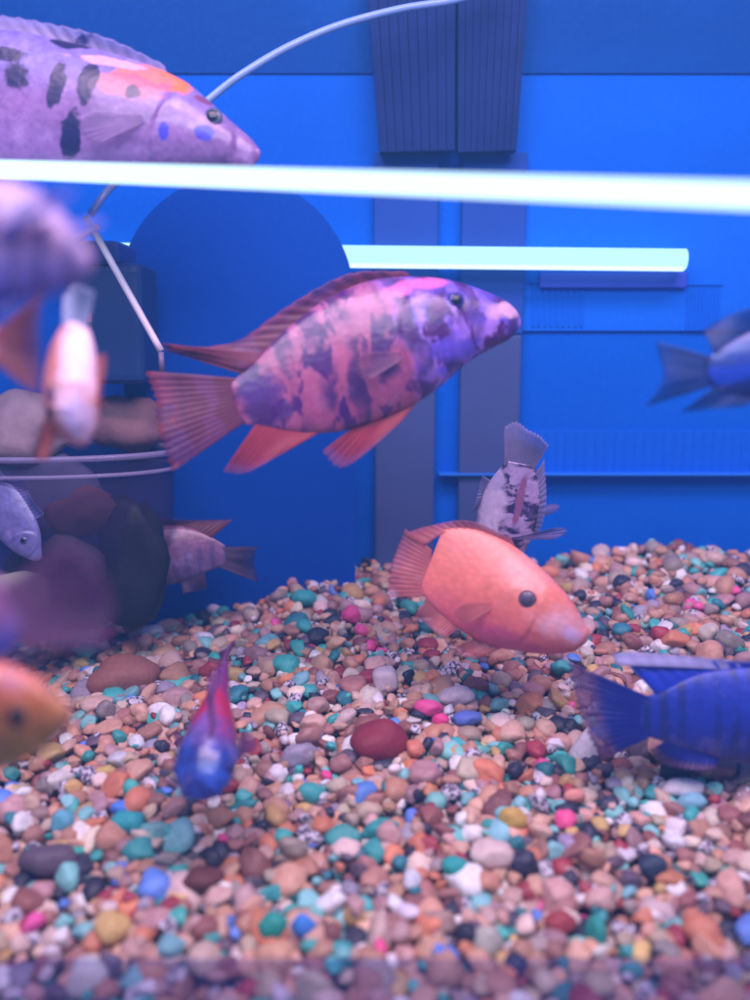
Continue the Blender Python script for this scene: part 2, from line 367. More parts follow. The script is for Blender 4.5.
for sgn, (xa, xb, xc, xd) in ((-1, (366, 456, 380, 455)), (1, (458.5, 530, 458, 517))):
    yA = 0.450
    P = [WY(xa, -30, yA), WY(xb, -30, yA), WY(xd, 150, yA), WY(xc, 152, yA)]
    bm = bmesh.new(); inv = hs.location
    nr = 9
    for k in range(nr):                       # a run of rounded ribs
        a0, a1 = k / nr, (k + .93) / nr
        q = [P[0].lerp(P[1], a0), P[0].lerp(P[1], a1), P[3].lerp(P[2], a1), P[3].lerp(P[2], a0)]
        fr_ = [bm.verts.new(v - inv) for v in q]; bk = [bm.verts.new(v - inv + Vector((0, 0.008, 0))) for v in q]
        mt = [bm.verts.new((q[0] + q[1]) / 2 - inv + Vector((0, -0.0005, 0))), bm.verts.new((q[2] + q[3]) / 2 - inv + Vector((0, -0.0005, 0)))]
        bm.faces.new((fr_[0], mt[0], mt[1], fr_[3])); bm.faces.new((mt[0], fr_[1], fr_[2], mt[1]))
        bm.faces.new((fr_[1], bk[1], bk[2], fr_[2])); bm.faces.new((bk[0], fr_[0], fr_[3], bk[3])); bm.faces.new((fr_[3], mt[1], fr_[2], bk[2], bk[3])); bm.faces.new((fr_[0], bk[0], bk[1], fr_[1], mt[0]))
    bmobj('ribbed_skirt', bm, M['navy'], hs)
    q0 = P[0] - inv; q1 = P[1] - inv; q2 = P[2] - inv; q3 = P[3] - inv
    bm = bmesh.new(); dy = Vector((0, 0.0035, 0)); vv = [bm.verts.new(v + dy) for v in (q0, q1, q2, q3)] + [bm.verts.new(v + dy * 2) for v in (q0, q1, q2, q3)]
    for ff in ((0, 1, 2, 3), (4, 7, 6, 5), (0, 4, 5, 1), (1, 5, 6, 2), (2, 6, 7, 3), (3, 7, 4, 0)): bm.faces.new([vv[i] for i in ff])
    bmobj('back_plate', bm, M['navy'], hs)

# veil of glass reflection put into a lighter panel, with two ribbed shapes
pn = empty('light_panel', Matrix.Translation(WY(640, 300, 0.455))); tag(pn, 'lighter blue translucent panel under the short tube at the right of the backdrop', 'panel')
def sub(parent, o): o.parent = parent; o.matrix_parent_inverse = parent.matrix_world.inverted(); return o
bpy.context.view_layer.update()
sub(pn, slab_px('panel', 522, 203, 820, 331, 0.4652, 0.4666, M['panel_blue'], bevel=0.0003))
for x0, x1, y0, y1 in ((530, 586, 284, 327), (684, 722, 286, 331)):
    a = WY(x0, y1, 0.4646); b = WY(x1, y0, 0.4646); bm = bmesh.new(); n = 9
    for k in range(n): add_box(bm, (a.x + (k + .5) / n * (b.x - a.x), 0.4649, (a.z + b.z) / 2), ((b.x - a.x) / n * .55, 0.0008, b.z - a.z), 0.0003)
    add_box(bm, ((a.x + b.x) / 2, 0.4648, b.z + .0008), (b.x - a.x + .001, 0.0012, 0.0012), 0.0003)
    sub(pn, bmobj('grille', bm, M['ledge_blue']))
# lines of a reflected shelf, built as a thin ledge with ribs
lg = empty('clear_ledge', Matrix.Translation(WY(600, 475, 0.455))); tag(lg, 'pale thin ledge with a ribbed blue apron crossing the backdrop above the right gravel', 'ledge')
bpy.context.view_layer.update()
sub(lg, slab_px('rail', 439, 474, 820, 475.8, 0.4580, 0.4664, M['rail'], bevel=0.0003))  # pale line of the reflected shelf, built as a solid
bm = bmesh.new()
a = WY(522, 473.5, 0.462); b = WY(820, 431, 0.462); add_box(bm, ((a.x + b.x) / 2, 0.4657, (a.z + b.z) / 2), (b.x - a.x, 0.0012, b.z - a.z), 0.0003)
for k in range(30): add_box(bm, (a.x + (k + .5) / 30 * (b.x - a.x), 0.4650, (a.z + b.z) / 2), (0.0009, 0.0006, b.z - a.z), 0.0002)
sub(lg, bmobj('ribbed_apron', bm, M['ledge_blue']))

# ------------------------------------------------------------------ lamp tubes reflected in the glass, built as glowing solids
def reflected_tube(name, A, B, r0, r1, lab, core, coreE, caps, skip=()):
    rt = empty(name, Matrix.Translation((A + B) / 2)); tag(rt, lab, 'tube light', 'glowing fluorescent tubes'); bpy.context.view_layer.update()
    sub(rt, tube('glass_tube', [A.lerp(B, k / 8) for k in range(9)], lambda t: r0 + (r1 - r0) * t, core, seg=24, n=2))
    d = (B - A).normalized()
    for e, s in ((A, -1), (B, 1)):
        if caps: sub(rt, tube('end_cap', [e + d * s * 0.0002, e + d * s * 0.010], (r0 + r1) / 2 * 0.95, M['rail'], seg=20))
    return rt
M['tube_white'] = glow_mat('tube glow white', (0.60, 0.86, 1.0), 1.5)
M['tube_cyan'] = glow_mat('tube glow cyan', (0.50, 0.93, 1.0), 1.15)
A = W(-160, 163.5, 0.345); B = W(900, 201, 0.185)
lt = reflected_tube('fluorescent_tube', A, B, 0.0030, 0.0030, 'long blazing white fluorescent tube running across the whole tank below the top left fish', M['tube_white'], 0, True)
A = WY(62, 253, 0.4545); B = WY(685, 259.5, 0.4545)
l2 = reflected_tube('fluorescent_tube', A, B, 0.0051, 0.0051, 'shorter pale cyan fluorescent tube below the long white one, ending at the right', M['tube_cyan'], 0, False)
# glowing lower line and violet housing of the short tube reflection
A2 = WY(62, 262.5, 0.4505); B2 = WY(683, 269.0, 0.4505)
sub(l2, tube('reflector_edge', [A2, B2], 0.0011, M['tube_white'], seg=12))
sub(l2, slab_px('housing', 540, 272, 688, 288, 0.4620, 0.4648, M['purple_bar'], bevel=0.001))

# ------------------------------------------------------------------ air hose, rod, little filter
tag(tube('air_hose', [W(500, -14, 0.405), W(455, 0, 0.40), W(400, 9, 0.395), W(340, 25, 0.39), (W(290, 46, 0.385)), W(250, 69, 0.38), W(218, 92, 0.38), W(165, 138, 0.38), W(112, 186, 0.38), W(91, 214, 0.374)],
         0.0016, M['hose']), 'milky blue air hose curving down from the top behind the spotted fish', 'air hose')
rd = empty('air_rod', Matrix.Translation(W(125, 285, 0.372))); tag(rd, 'thin pale rod slanting down from a small crosspiece beside the dark filter', 'rod'); bpy.context.view_layer.update()
sub(rd, tube('rod', [W(86, 217, 0.372), W(104, 249, 0.372), W(161, 351, 0.374)], 0.00145, M['pale_plastic']))
sub(rd, tube('crosspiece', [W(71, 241, 0.370), W(84, 234, 0.370), W(99, 226, 0.371)], 0.0014, M['pale_plastic']))
sub(rd, tube('tip', [W(161, 352, 0.374), W(162, 372, 0.375)], 0.0012, plain('brown tip', (0.18, 0.13, 0.25), 0.5)))
ft = empty('internal_filter', Matrix.Translation(W(108, 310, 0.43))); tag(ft, 'dark blue box filter behind the slanting rod with a small red sticker', 'filter'); bpy.context.view_layer.update()
sub(ft, slab_px('filter_body', 70, 262, 140, 384, 0.405, 0.436, M['dark_plastic'], bevel=0.004))
sub(ft, slab_px('filter_cap', 66, 240, 118, 264, 0.403, 0.434, plain('filter cap', (0.02, 0.06, 0.30), 0.4), bevel=0.003))
sub(ft, slab_px('sticker', 79, 313, 91, 322, 0.4042, 0.4046, M['red_label'], bevel=0.0001))

# ------------------------------------------------------------------ fish
def fish_mat(name, base, belly=None, back=None, bars=None, blotch=None, head=None, patches=(), H=0.04, rough=0.32, scales=1.0, mott=1.0, soft=0.0):
    """bars=(colour, per metre, threshold, distort); blotch=(colour, scale, threshold); patches=[(x,z,rx,rz,colour)] in local metres"""
    t = NT(name); co = t.co(); sx = t.n('ShaderNodeSeparateXYZ'); t.l(co, sx.inputs[0]); X, Y, Z = sx.outputs
    c = t.mix(t.ramp(t.noise(co, 60, 3), 0.35, 0.7), base, tuple(x * 0.78 for x in base))
    if belly: c = t.mix(t.ramp(Z, 0.10 * H, -0.45 * H), c, belly)
    if back: c = t.mix(t.ramp(Z, 0.05 * H, 0.50 * H), c, back)
    if head: c = t.mix(t.ramp(t.math('ADD', X, t.math('MULTIPLY', t.noise(co, 90, 3), 0.02)), head[1] + 0.01 - head[2], head[1] + 0.01 + head[2]), c, t.mix(t.ramp(t.noise(co, 150, 3), .4, .62), head[0], head[3] if len(head) > 3 else head[0]))
    if bars:
        wv = t.math('SINE', t.math('MULTIPLY', t.math('ADD', X, t.math('MULTIPLY', t.math('SUBTRACT', t.noise(co, 45, 3), 0.5), bars[3])), bars[1] * 6.283))
        m = t.math('MULTIPLY', t.ramp(wv, bars[2] - 0.55, bars[2] + 0.55), t.ramp(t.noise(co, 55, 2), 0.36, 0.56))
        c = t.mix(t.math('MULTIPLY', m, 0.9), c, bars[0])
    if blotch: c = t.mix(t.ramp(t.noise(t.mapping(co, (1.25, 1, .8)), blotch[1], 3, 0.55, 0.5), blotch[2] - 0.06, blotch[2] + 0.06), c, blotch[0])
    c = t.mix(t.math('MULTIPLY', t.ramp(t.noise(co, 260, 4, 0.7), 0.40, 0.68), 0.50 * mott), c, t.mix(1.0, c, (0.50, 0.42, 0.62), 'MULTIPLY'))
    c = t.mix(t.math('MULTIPLY', t.ramp(t.noise(t.mapping(co, (1, 1, 1), (3, 1, 2)), 130, 3, 0.6), 0.52, 0.72), 0.26 * mott), c, (0.62, 0.46, 0.80))
    for (px, pz, rx, rz, pc) in patches:
        dx = t.math('DIVIDE', t.math('SUBTRACT', X, px), rx); dz = t.math('DIVIDE', t.math('SUBTRACT', Z, pz), rz)
        rr = t.math('ADD', t.math('ADD', t.math('MULTIPLY', dx, dx), t.math('MULTIPLY', dz, dz)), t.math('MULTIPLY', t.math('SUBTRACT', t.noise(co, 85, 4, 0.6), 0.5), 6.5))
        c = t.mix(t.ramp(rr, 1.5 + soft, 0.8 - soft), c, pc)
    vo = t.n('ShaderNodeTexVoronoi'); t.l(t.mapping(co, (0.75, 0.5, 1)), vo.inputs['Vector']); vo.inputs['Scale'].default_value = 420 * scales
    sc = vo.outputs['Distance']
    c = t.mix(t.math('MULTIPLY', t.ramp(sc, 0.25, 0.65), 0.16), c, t.mix(1.0, c, (0.42, 0.36, 0.46), 'MULTIPLY'))
    return t.end(t.pr(c, rough, t.bump(sc, 0.18, 0.0005), spec=0.6, **{'Subsurface Weight': 0.08, 'Subsurface Scale': 0.004}))
def fin_mat(name, col, edge=None, op=0.85, ax=None, xr=(0, 1), spots=None):
    t = NT(name); co = t.co(); f = t.noise(t.mapping(co, (1, 1, 1)), 180, 3)
    c = t.mix(t.math('MULTIPLY', f, 0.6), col, tuple(x * 0.45 for x in col))
    at = t.n('ShaderNodeAttribute', attribute_name='fin'); sp = t.n('ShaderNodeSeparateXYZ'); t.l(at.outputs['Vector'], sp.inputs[0])
    ray = t.math('SINE', t.math('MULTIPLY', sp.outputs[0], 6.283 * 14))
    c = t.mix(t.math('MULTIPLY', t.ramp(ray, -0.6, 1.0), 0.20), c, tuple(x * 0.35 for x in col))
    if edge: c = t.mix(t.ramp(sp.outputs[1], edge[1] - .12, edge[1] + .12), c, edge[0])
    if spots: c = t.mix(t.ramp(t.noise(co, spots[1], 2), spots[2] - .03, spots[2] + .03), c, spots[0])
    p = t.pr(c, 0.4, t.bump(ray, 0.10, 0.0003)); tl = t.n('ShaderNodeBsdfTranslucent'); t.l(c, tl.inputs[0])
    m = t.n('ShaderNodeMixShader'); m.inputs[0].default_value = 0.35; t.l(p.outputs[0], m.inputs[1]); t.l(tl.outputs[0], m.inputs[2])
    tr = t.n('ShaderNodeBsdfTransparent'); m2 = t.n('ShaderNodeMixShader')
    t.setv(m2.inputs[0], t.math('SUBTRACT', op, t.math('MULTIPLY', t.ramp(sp.outputs[1], 0.45, 1.0), (op - 0.35) * 0.8)))
    t.l(tr.outputs[0], m2.inputs[1]); t.l(m.outputs[0], m2.inputs[2]); return t.end(m2)

def fin_mesh(name, base, tip, mat, parent, y=0.0, ytip=0.0, th=0.0006, nu=40, nv=10, rays=14, jag=0.045):
    """fin grown from a base line to a tip line, both in local (x, z); real thickness, ripples along the rays"""
    def res(P, n):
        P = catmull([(p[0], p[1], 0) for p in P], 8) if len(P) > 2 else [Vector((p[0], p[1], 0)) for p in P]
        L = [0]
        for a, b in zip(P, P[1:]): L.append(L[-1] + (b - a).length)
        s = np.linspace(0, L[-1], n); return np.stack([np.interp(s, L, [q.x for q in P]), np.interp(s, L, [q.y for q in P])], 1)
    b = res(base, nu); tp = res(tip, nu); vs, at = [], []
    for side in (1, -1):
        for j in range(nv + 1):
            v = j / nv
            for i in range(nu):
                u = i / (nu - 1); tt = tp[i] + (b[i] - tp[i]) * jag * (0.5 + 0.5 * math.cos(u * 6.283 * rays)) * (v)
                p = b[i] * (1 - v) + tt * v; hw = th * (1 - 0.75 * v)
                yy = y + (ytip - y) * v + th * 1.1 * v * math.sin(u * 6.283 * rays) + th * 5 * v * v * math.sin(u * 5 + 1)
                vs.append((p[0], yy + side * hw, p[1])); at.append((u, v, 0))
    N = nu * (nv + 1); fs = []
    for s in (0, 1):
        for j in range(nv):
            for i in range(nu - 1):
                a = s * N + j * nu + i; q = (a, a + 1, a + nu + 1, a + nu); fs.append(q if s == 0 else q[::-1])
    ring = [i for i in range(nu)] + [j * nu + nu - 1 for j in range(1, nv + 1)] + [nv * nu + i for i in range(nu - 2, -1, -1)] + [j * nu for j in range(nv - 1, 0, -1)]
    for a, c in zip(ring, ring[1:] + ring[:1]): fs.append((c, a, a + N, c + N))
    o = mesh(name, vs, fs, mat, parent); A = o.data.attributes.new('fin', 'FLOAT_VECTOR', 'POINT'); A.data.foreach_set('vector', np.array(at, np.float32).ravel())
    return o

def smooth_arr(a, n=3):
    for _ in range(n):
        b = a.copy(); b[1:-1] = (a[:-2] + 2 * a[1:-1] + a[2:]) / 4; a = b
    return a
def build_fish(root, xs_top, xs_bot, thick, mats, eye=None, eye_r=0.003, fins=(), iris=(0.25, 0.22, 0.3), mouth=True, lipc=None, pect=None, x_gill=None, blunt=False):
    """xs_top / xs_bot: local (x, z) outlines; snout at the largest x. thick = full width / full depth"""
    T = sorted(xs_top); B = sorted(xs_bot)
    x0 = max(T[0][0], B[0][0]); x1 = max(T[-1][0], B[-1][0]); n = 110
    u = 1 - (1 - np.linspace(0, 1, n)) ** 1.35; X = x0 + (x1 - x0) * u
    TT = catmull([(p[0], p[1], 0) for p in T], 8); BB = catmull([(p[0], p[1], 0) for p in B], 8)
    top = smooth_arr(np.interp(X, [p.x for p in TT], [p.y for p in TT]), 5); bot = smooth_arr(np.interp(X, [p.x for p in BB], [p.y for p in BB]), 5)
    mid = (top + bot) / 2; h = np.maximum((top - bot) / 2, 0.0004); Hm = h.max(); L = x1 - x0
    tt = (x1 - X) / L
    wsh = np.interp(tt, [0, .03, .08, .18, .32, .5, .75, 1.0], [.10, .30, .48, .78, 1.0, .93, .50, .10])
    if blunt: wsh = np.interp(tt, [0, .03, .08, .18, .32, .5, .75, 1.0], [.50, .66, .80, .95, 1.0, .80, .36, .14])
    wd = np.minimum(smooth_arr(wsh * Hm * thick, 3), h * (2.2 if blunt else 1.15))
    e = np.clip((x1 - X) / (0.035 * L), 0, 1); rr = np.sqrt(1 - (1 - e) ** 2); h = h * (0.35 + .65 * rr); wd = wd * (.25 + .75 * rr)
    seg = 56; vs = []; gx = x_gill if x_gill is not None else x1 - 0.30 * L; gz = np.interp(gx, X, mid)
    for i in range(n):
        for k in range(seg):
            a = 2 * math.pi * k / seg; y = wd[i] * math.sin(a) * (1 - 0.10 * math.cos(a) ** 2); z = mid[i] + h[i] * math.cos(a)
            # gill cover: a slightly raised plate with a curved rear edge
            cx = gx + 0.10 * L; rad = 0.10 * L * 1.25; dd = math.hypot((X[i] - cx) * 1.0, (z - gz + .06 * L) * 0.62)
            if abs(math.sin(a)) > 0.25:
                k_ = min(1, max(0, (rad - dd) / (0.012 * L))); y += math.copysign(0.012 * L * k_ * abs(math.sin(a)), y)
            vs.append((X[i], y, z))
    fs = []
    for i in range(n - 1):
        for k in range(seg):
            fs.append((i * seg + k, (i + 1) * seg + k, (i + 1) * seg + (k + 1) % seg, i * seg + (k + 1) % seg))
    fs.append(tuple(range(seg))); fs.append(tuple((n - 1) * seg + k for k in range(seg))[::-1])
    body = mesh('body', vs, fs, mats['body'], root)
    def halfw(x, z):
        i = int(np.argmin(np.abs(X - x))); q = min(0.98, abs(z - mid[i]) / h[i]); return wd[i] * math.sqrt(1 - q * q)
    if eye:
        for s in (-1, 1):
            hw = halfw(*eye) + 0.010 * L
            vv, ff = ICO[2]; E = mesh('eye', vv * np.array([eye_r, eye_r * .5, eye_r]) + np.array([eye[0], s * (hw - eye_r * .12), eye[1]]), [tuple(int(i) for i in f) for f in ff], mats['iris'], root)
            mesh('pupil', vv * np.array([eye_r * .60, eye_r * .22, eye_r * .60]) + np.array([eye[0], s * (hw + eye_r * .25), eye[1]]), [tuple(int(i) for i in f) for f in ff], mats.get('pupil', M['black']), E)
    if mouth:
        hz = h[-1]; P = []
        for k in range(25):
            a = math.pi * (k / 24 * 1.2 - 0.6); P.append((x1 - 0.03 * L * (1 - math.cos(a)) * 1.6 - 0.012 * L, math.sin(a) * wd[-4] * 1.05, 0))
        z0 = mid[-1]
        for nm, dz in (('upper_lip', h[-2] * .55), ('lower_lip', -h[-2] * .55)):
            tube(nm, [Vector((p[0] + (0.0 if dz > 0 else -0.004 * L), p[1], z0 + dz)) for p in P[::4]], lambda t: 0.008 * L * (0.45 + .55 * math.sin(math.pi * t)), mats.get('lip', mats['body']), root, seg=10, n=4)
    for (nm, base, tip, mk) in fins:
        if nm == 'tail_fin': base = [(b[0] + 0.045 * L, b[1] * 1.0) for b in base]
        else: base = [(b[0], b[1] + (float(np.interp(b[0], X, mid)) - b[1]) * 0.12) for b in base]
        fin_mesh(nm, base, tip, mats[mk], root)
    if pect:
        bx, bz, tx, tz, spread = pect
        hw = halfw(bx, bz)
        d = Vector((tx - bx, 0, tz - bz)); nrm = Vector((-d.z, 0, d.x)).normalized()
        for s in (-1, 1):
            base = [(bx + nrm.x * spread * .15, bz + nrm.z * spread * .15), (bx - nrm.x * spread * .15, bz - nrm.z * spread * .15)]
            tip = [(bx + d.x * .8 + nrm.x * spread * .5, bz + d.z * .8 + nrm.z * spread * .5), (tx + nrm.x * spread * .2, tz + nrm.z * spread * .2), (tx - nrm.x * spread * .3, tz - nrm.z * spread * .3), (bx + d.x * .65 - nrm.x * spread * .5, bz + d.z * .65 - nrm.z * spread * .5)]
            fin_mesh('pectoral_fin', base, tip, mats['pect'] if 'pect' in mats else mats['fin'], root, y=s * hw * .98, ytip=s * (hw + 0.25 * d.length), nu=26, nv=8, rays=9, th=0.0004)
    return body

def px_fish(label, depth, snout, tailb, top, bot, mats, fins=(), eye=None, eye_r=6, thick=0.42, yaw=0, pect=None, group=None, name='fish', cat='fish', gill=None, mouth=True, iris=None):
    """side-on fish from its outline in the photo; top = outline on its dorsal side. It gets its own depth, real size and roundness."""
    s = depth / FPX; sn = np.array(snout, float); tb = np.array(tailb, float); c = (sn + tb) / 2
    d = (sn - tb) / np.linalg.norm(sn - tb); dv = np.array([d[0], -d[1]])          # y up
    tm = np.mean(np.array(top, float), 0); pv = np.array([-dv[1], dv[0]])
    bmn = np.mean(np.array(bot, float), 0)
    if np.dot(pv, (tm - bmn) * [1, -1]) < 0: pv = -pv
    Xa = R_ * dv[0] + U_ * dv[1]; Za = R_ * pv[0] + U_ * pv[1]; Ya = Za.cross(Xa)
    mat = Matrix((Xa, Ya, Za)).transposed().to_4x4(); mat.translation = W(c[0], c[1], depth)
    mat = mat @ Matrix.Rotation(math.radians(yaw), 4, 'Z'); k = 1 / math.cos(math.radians(yaw))
    def loc(p):
        q = (np.array(p, float) - c) * [1, -1]; return (float(np.dot(q, dv)) * s * k, float(np.dot(q, pv)) * s)
    root = empty(name, mat); tag(root, label, cat, group)
    if callable(mats): mats = mats(loc, s)
    pe = None
    if pect: a = loc(pect[0]); b = loc(pect[1]); pe = (*a, *b, pect[2] * s)
    build_fish(root, [loc(p) for p in top], [loc(p) for p in bot], thick, mats, loc(eye) if eye else None, eye_r * s,
               [(n, [loc(p) for p in b], [loc(p) for p in tp], mk) for n, b, tp, mk in fins], pect=pe, x_gill=loc(gill)[0] if gill else None, mouth=mouth)
    return root
def iris(name, c): return plain(name, c, 0.2, 0.3, 600, 0)
GRP = 'cichlids swimming in the tank'

# A -- pale spotted fish, top left
def mA(loc, s):
    P = lambda x, y, rx, ry, c: (*loc((x, y)), rx * s, ry * s, c)
    dk = (0.012, 0.008, 0.07); og = (0.90, 0.19, 0.07)
    return {'body': fish_mat('pale spotted skin', (0.29, 0.15, 0.40), belly=(0.27, 0.15, 0.42), back=(0.22, 0.17, 0.50), H=100 * s,
              patches=[P(172, 84, 24, 15, og), P(148, 84, 24, 13, (0.75, 0.20, 0.17)), P(138, 98, 34, 12, (0.52, 0.13, 0.20)), P(95, 94, 8, 20, dk), P(64, 90, 8, 19, dk), P(77, 142, 9, 22, dk), P(22, 82, 13, 15, dk), P(8, 58, 24, 7, dk), P(74, 46, 24, 6, dk), P(140, 104, 8, 7, dk),
                       P(170, 143, 5, 9, (0.06, 0.05, 0.55)), P(209, 142, 8, 6, (0.06, 0.05, 0.50)), P(206, 106, 8, 4, (0.20, 0.06, 0.16)), P(110, 68, 34, 5, (0.62, 0.36, 0.60))]),
            'fin': fin_mat('pale lilac fin', (0.42, 0.34, 0.66), ((0.45, 0.38, 0.75), .8), 0.9, spots=((0.05, 0.03, 0.2), 70, .60)), 'iris': iris('olive iris', (0.10, 0.12, 0.20)), 'lip': plain('lilac lip', (0.56, 0.38, 0.62), 0.4),
            'pect': fin_mat('clear lilac fin', (0.40, 0.25, 0.55), None, 0.40)}
px_fish('large pale lilac fish with black blotches and an orange nape, at the top left', 0.335, (258, 154), (-70, 96),
        [(-70, 70), (-40, 45), (0, 30), (40, 36), (80, 45), (120, 56), (160, 70), (190, 85), (212, 104), (232, 122), (248, 136), (259, 147)],
        [(-70, 120), (-30, 150), (20, 168), (80, 176), (130, 177), (180, 175), (215, 171), (240, 170), (252, 168), (259, 162)], mA,
        fins=[('dorsal_fin', [(-20, 44), (60, 44), (140, 66), (172, 79)], [(-60, 10), (0, 12), (60, 27), (110, 42), (165, 66)], 'fin'),
              ('tail_fin', [(-66, 74), (-66, 118)], [(-150, 50), (-140, 95), (-150, 150)], 'fin'),
              ('anal_fin', [(-40, 140), (20, 164)], [(-70, 165), (-20, 186)], 'fin')],
        eye=(216, 125), eye_r=9.5, thick=0.40, yaw=0, gill=(168, 120), pect=((150, 130), (95, 150), 26), group=GRP)

# B -- big blotched purple fish in the middle
def mB(loc, s):
    P = lambda x, y, rx, ry, c: (*loc((x, y)), rx * s, ry * s, c); dk = (0.045, 0.012, 0.12)
    return {'body': fish_mat('blotched purple skin', (0.42, 0.10, 0.22), belly=(0.38, 0.08, 0.19), back=(0.40, 0.12, 0.28), bars=(dk, 1 / (33 * s), -0.30, 65 * s), blotch=((0.075, 0.008, 0.14), 95, .545), mott=.3, soft=.7,
              head=((0.17, 0.10, 0.72), loc((400, 335))[0], 0.006, (0.40, 0.20, 0.74)), H=110 * s,
              patches=[P(505, 309, 18, 7, (0.62, 0.36, 0.55)), P(262, 392, 18, 16, (0.09, 0.025, 0.20)), P(450, 303, 9, 8, (0.05, 0.04, 0.28)), P(420, 285, 34, 7, (0.70, 0.15, 0.45)), P(452, 350, 20, 10, (0.14, 0.08, 0.60))]),
            'fin': fin_mat('red purple fin', (0.40, 0.07, 0.15), ((0.62, 0.10, 0.10), .8), 0.92), 'tail': fin_mat('dusky red tail', (0.24, 0.04, 0.10), ((0.42, 0.07, 0.11), .80), 0.9, spots=((0.22, 0.05, 0.16), 60, .55)),
            'iris': iris('indigo iris', (0.06, 0.05, 0.30)), 'lip': plain('mauve lip', (0.55, 0.30, 0.52), 0.4), 'pect': fin_mat('clear mauve fin', (0.45, 0.2, 0.4), None, 0.40), 'belly': fin_mat('orange red fin', (0.58, 0.06, 0.10), ((0.45, 0.15, 0.4), .9), 0.95)}
px_fish('big purple fish with dark bars and red fins in the middle, snout raised', 0.33, (520, 314), (232, 404),
        [(232, 386), (255, 366), (280, 338), (310, 312), (340, 292), (375, 279), (415, 275), (450, 277), (480, 285), (502, 293), (520, 303)],
        [(232, 424), (262, 428), (300, 434), (340, 432), (380, 420), (415, 404), (445, 382), (470, 360), (495, 345), (512, 336), (521, 326)], mB,
        fins=[('dorsal_fin', [(246, 372), (282, 337), (320, 306), (372, 281), (420, 277)], [(172, 350), (235, 344), (285, 311), (345, 277), (405, 270)], 'tail'),
              ('dorsal_tip', [(262, 380), (270, 352)], [(172, 354), (168, 349)], 'fin'),
              ('tail_fin', [(240, 386), (236, 404), (240, 424)], [(150, 374), (160, 400), (164, 430), (178, 474)], 'tail'),
              ('anal_fin', [(262, 424), (300, 432), (338, 430)], [(226, 473), (250, 474), (285, 455)], 'belly'),
              ('pelvic_fin', [(372, 422), (400, 410), (432, 392)], [(322, 452), (346, 468), (400, 424)], 'belly')],
        eye=(452, 304), eye_r=8.5, thick=0.40, yaw=8, gill=(400, 340), pect=((398, 360), (352, 378), 26), group=GRP)

# C -- orange pink fish
def mC(loc, s):
    P = lambda x, y, rx, ry, c: (*loc((x, y)), rx * s, ry * s, c)
    return {'body': fish_mat('orange pink skin', (0.92, 0.24, 0.17), belly=(0.78, 0.14, 0.19), back=(0.90, 0.26, 0.20), H=90 * s, rough=0.4, mott=0.25, soft=1.2,
              patches=[P(558, 620, 24, 13, (0.80, 0.40, 0.46)), P(528, 574, 18, 18, (0.86, 0.32, 0.28)), P(505, 640, 30, 9, (0.66, 0.10, 0.22)), P(570, 632, 9, 6, (0.70, 0.45, 0.72))]),
            'fin': fin_mat('rosy fin', (0.86, 0.24, 0.24), ((0.7, 0.2, 0.26), .75), 0.66), 'iris': iris('grey iris', (0.16, 0.10, 0.15)), 'pupil': plain('slate pupil', (0.07, 0.055, 0.09), .5, 0, 60, 0), 'lip': plain('pink lip', (0.72, 0.42, 0.62), 0.4), 'pect': fin_mat('clear pink fin', (0.8, 0.3, 0.3), None, 0.4)}
px_fish('plump orange pink fish hovering just above the gravel right of centre', 0.345, (579, 632), (420, 570),
        [(420, 548), (436, 534), (458, 528), (482, 530), (508, 542), (532, 560), (555, 582), (572, 604), (582, 624)],
        [(420, 592), (438, 612), (462, 632), (490, 645), (518, 650), (545, 652), (568, 649), (582, 641)], mC,
        fins=[('dorsal_fin', [(426, 545), (450, 530), (490, 532), (520, 550)], [(402, 534), (428, 526), (470, 521), (512, 538)], 'fin'),
              ('tail_fin', [(426, 548), (424, 570), (426, 594)], [(404, 528), (392, 565), (388, 600)], 'fin'),
              ('anal_fin', [(432, 600), (462, 630)], [(414, 618), (446, 640)], 'fin'),
              ('pelvic_fin', [(480, 640), (508, 648)], [(448, 652), (476, 660)], 'fin')],
        eye=(527, 598), eye_r=9, thick=0.50, yaw=-12, gill=(500, 600), pect=((494, 605), (460, 616), 20), group=GRP)

# D -- speckled fish, nose down behind C
def mD(loc, s):
    P = lambda x, y, rx, ry, c: (*loc((x, y)), ry * s, rx * s, c)
    return {'body': fish_mat('speckled lilac skin', (0.62, 0.42, 0.72), soft=.5, blotch=((0.05, 0.025, 0.12), 150, .50), H=60 * s,
              patches=[P(489, 512, 11, 26, (0.84, 0.64, 0.88)), P(486, 534, 14, 14, (0.84, 0.62, 0.88)), P(494, 478, 8, 9, (0.66, 0.5, 0.80)), P(517, 495, 3, 24, (0.36, 0.12, 0.26))]),
            'fin': fin_mat('lilac rayed fin', (0.46, 0.38, 0.66), ((0.42, 0.36, 0.66), .7), 0.93), 'iris': iris('dark iris', (0.1, 0.05, 0.1)), 'pect': fin_mat('clear violet fin', (0.40, 0.26, 0.55), None, 0.6)}
px_fish('speckled black and lilac fish hanging nose down behind the orange pink one', 0.395, (492, 598), (515, 462),
        [(529, 462), (534, 482), (537, 505), (534, 530), (524, 556), (508, 582), (496, 598)],
        [(502, 462), (488, 480), (479, 500), (474, 525), (472, 550), (478, 575), (488, 597)], mD,
        fins=[('tail_fin', [(501, 466), (515, 468), (529, 466)], [(498, 432), (509, 427), (520, 432), (531, 436), (541, 447)], 'fin'),
              ('dorsal_fin', [(532, 475), (535, 505), (533, 535)], [(539, 462), (543, 500), (538, 535)], 'fin'),
              ('anal_fin', [(488, 482), (478, 505)], [(480, 478), (470, 512)], 'fin')],
        thick=0.55, yaw=25, pect=((512, 532), (560, 518), 7), group=GRP, eye=(488, 574), eye_r=6)

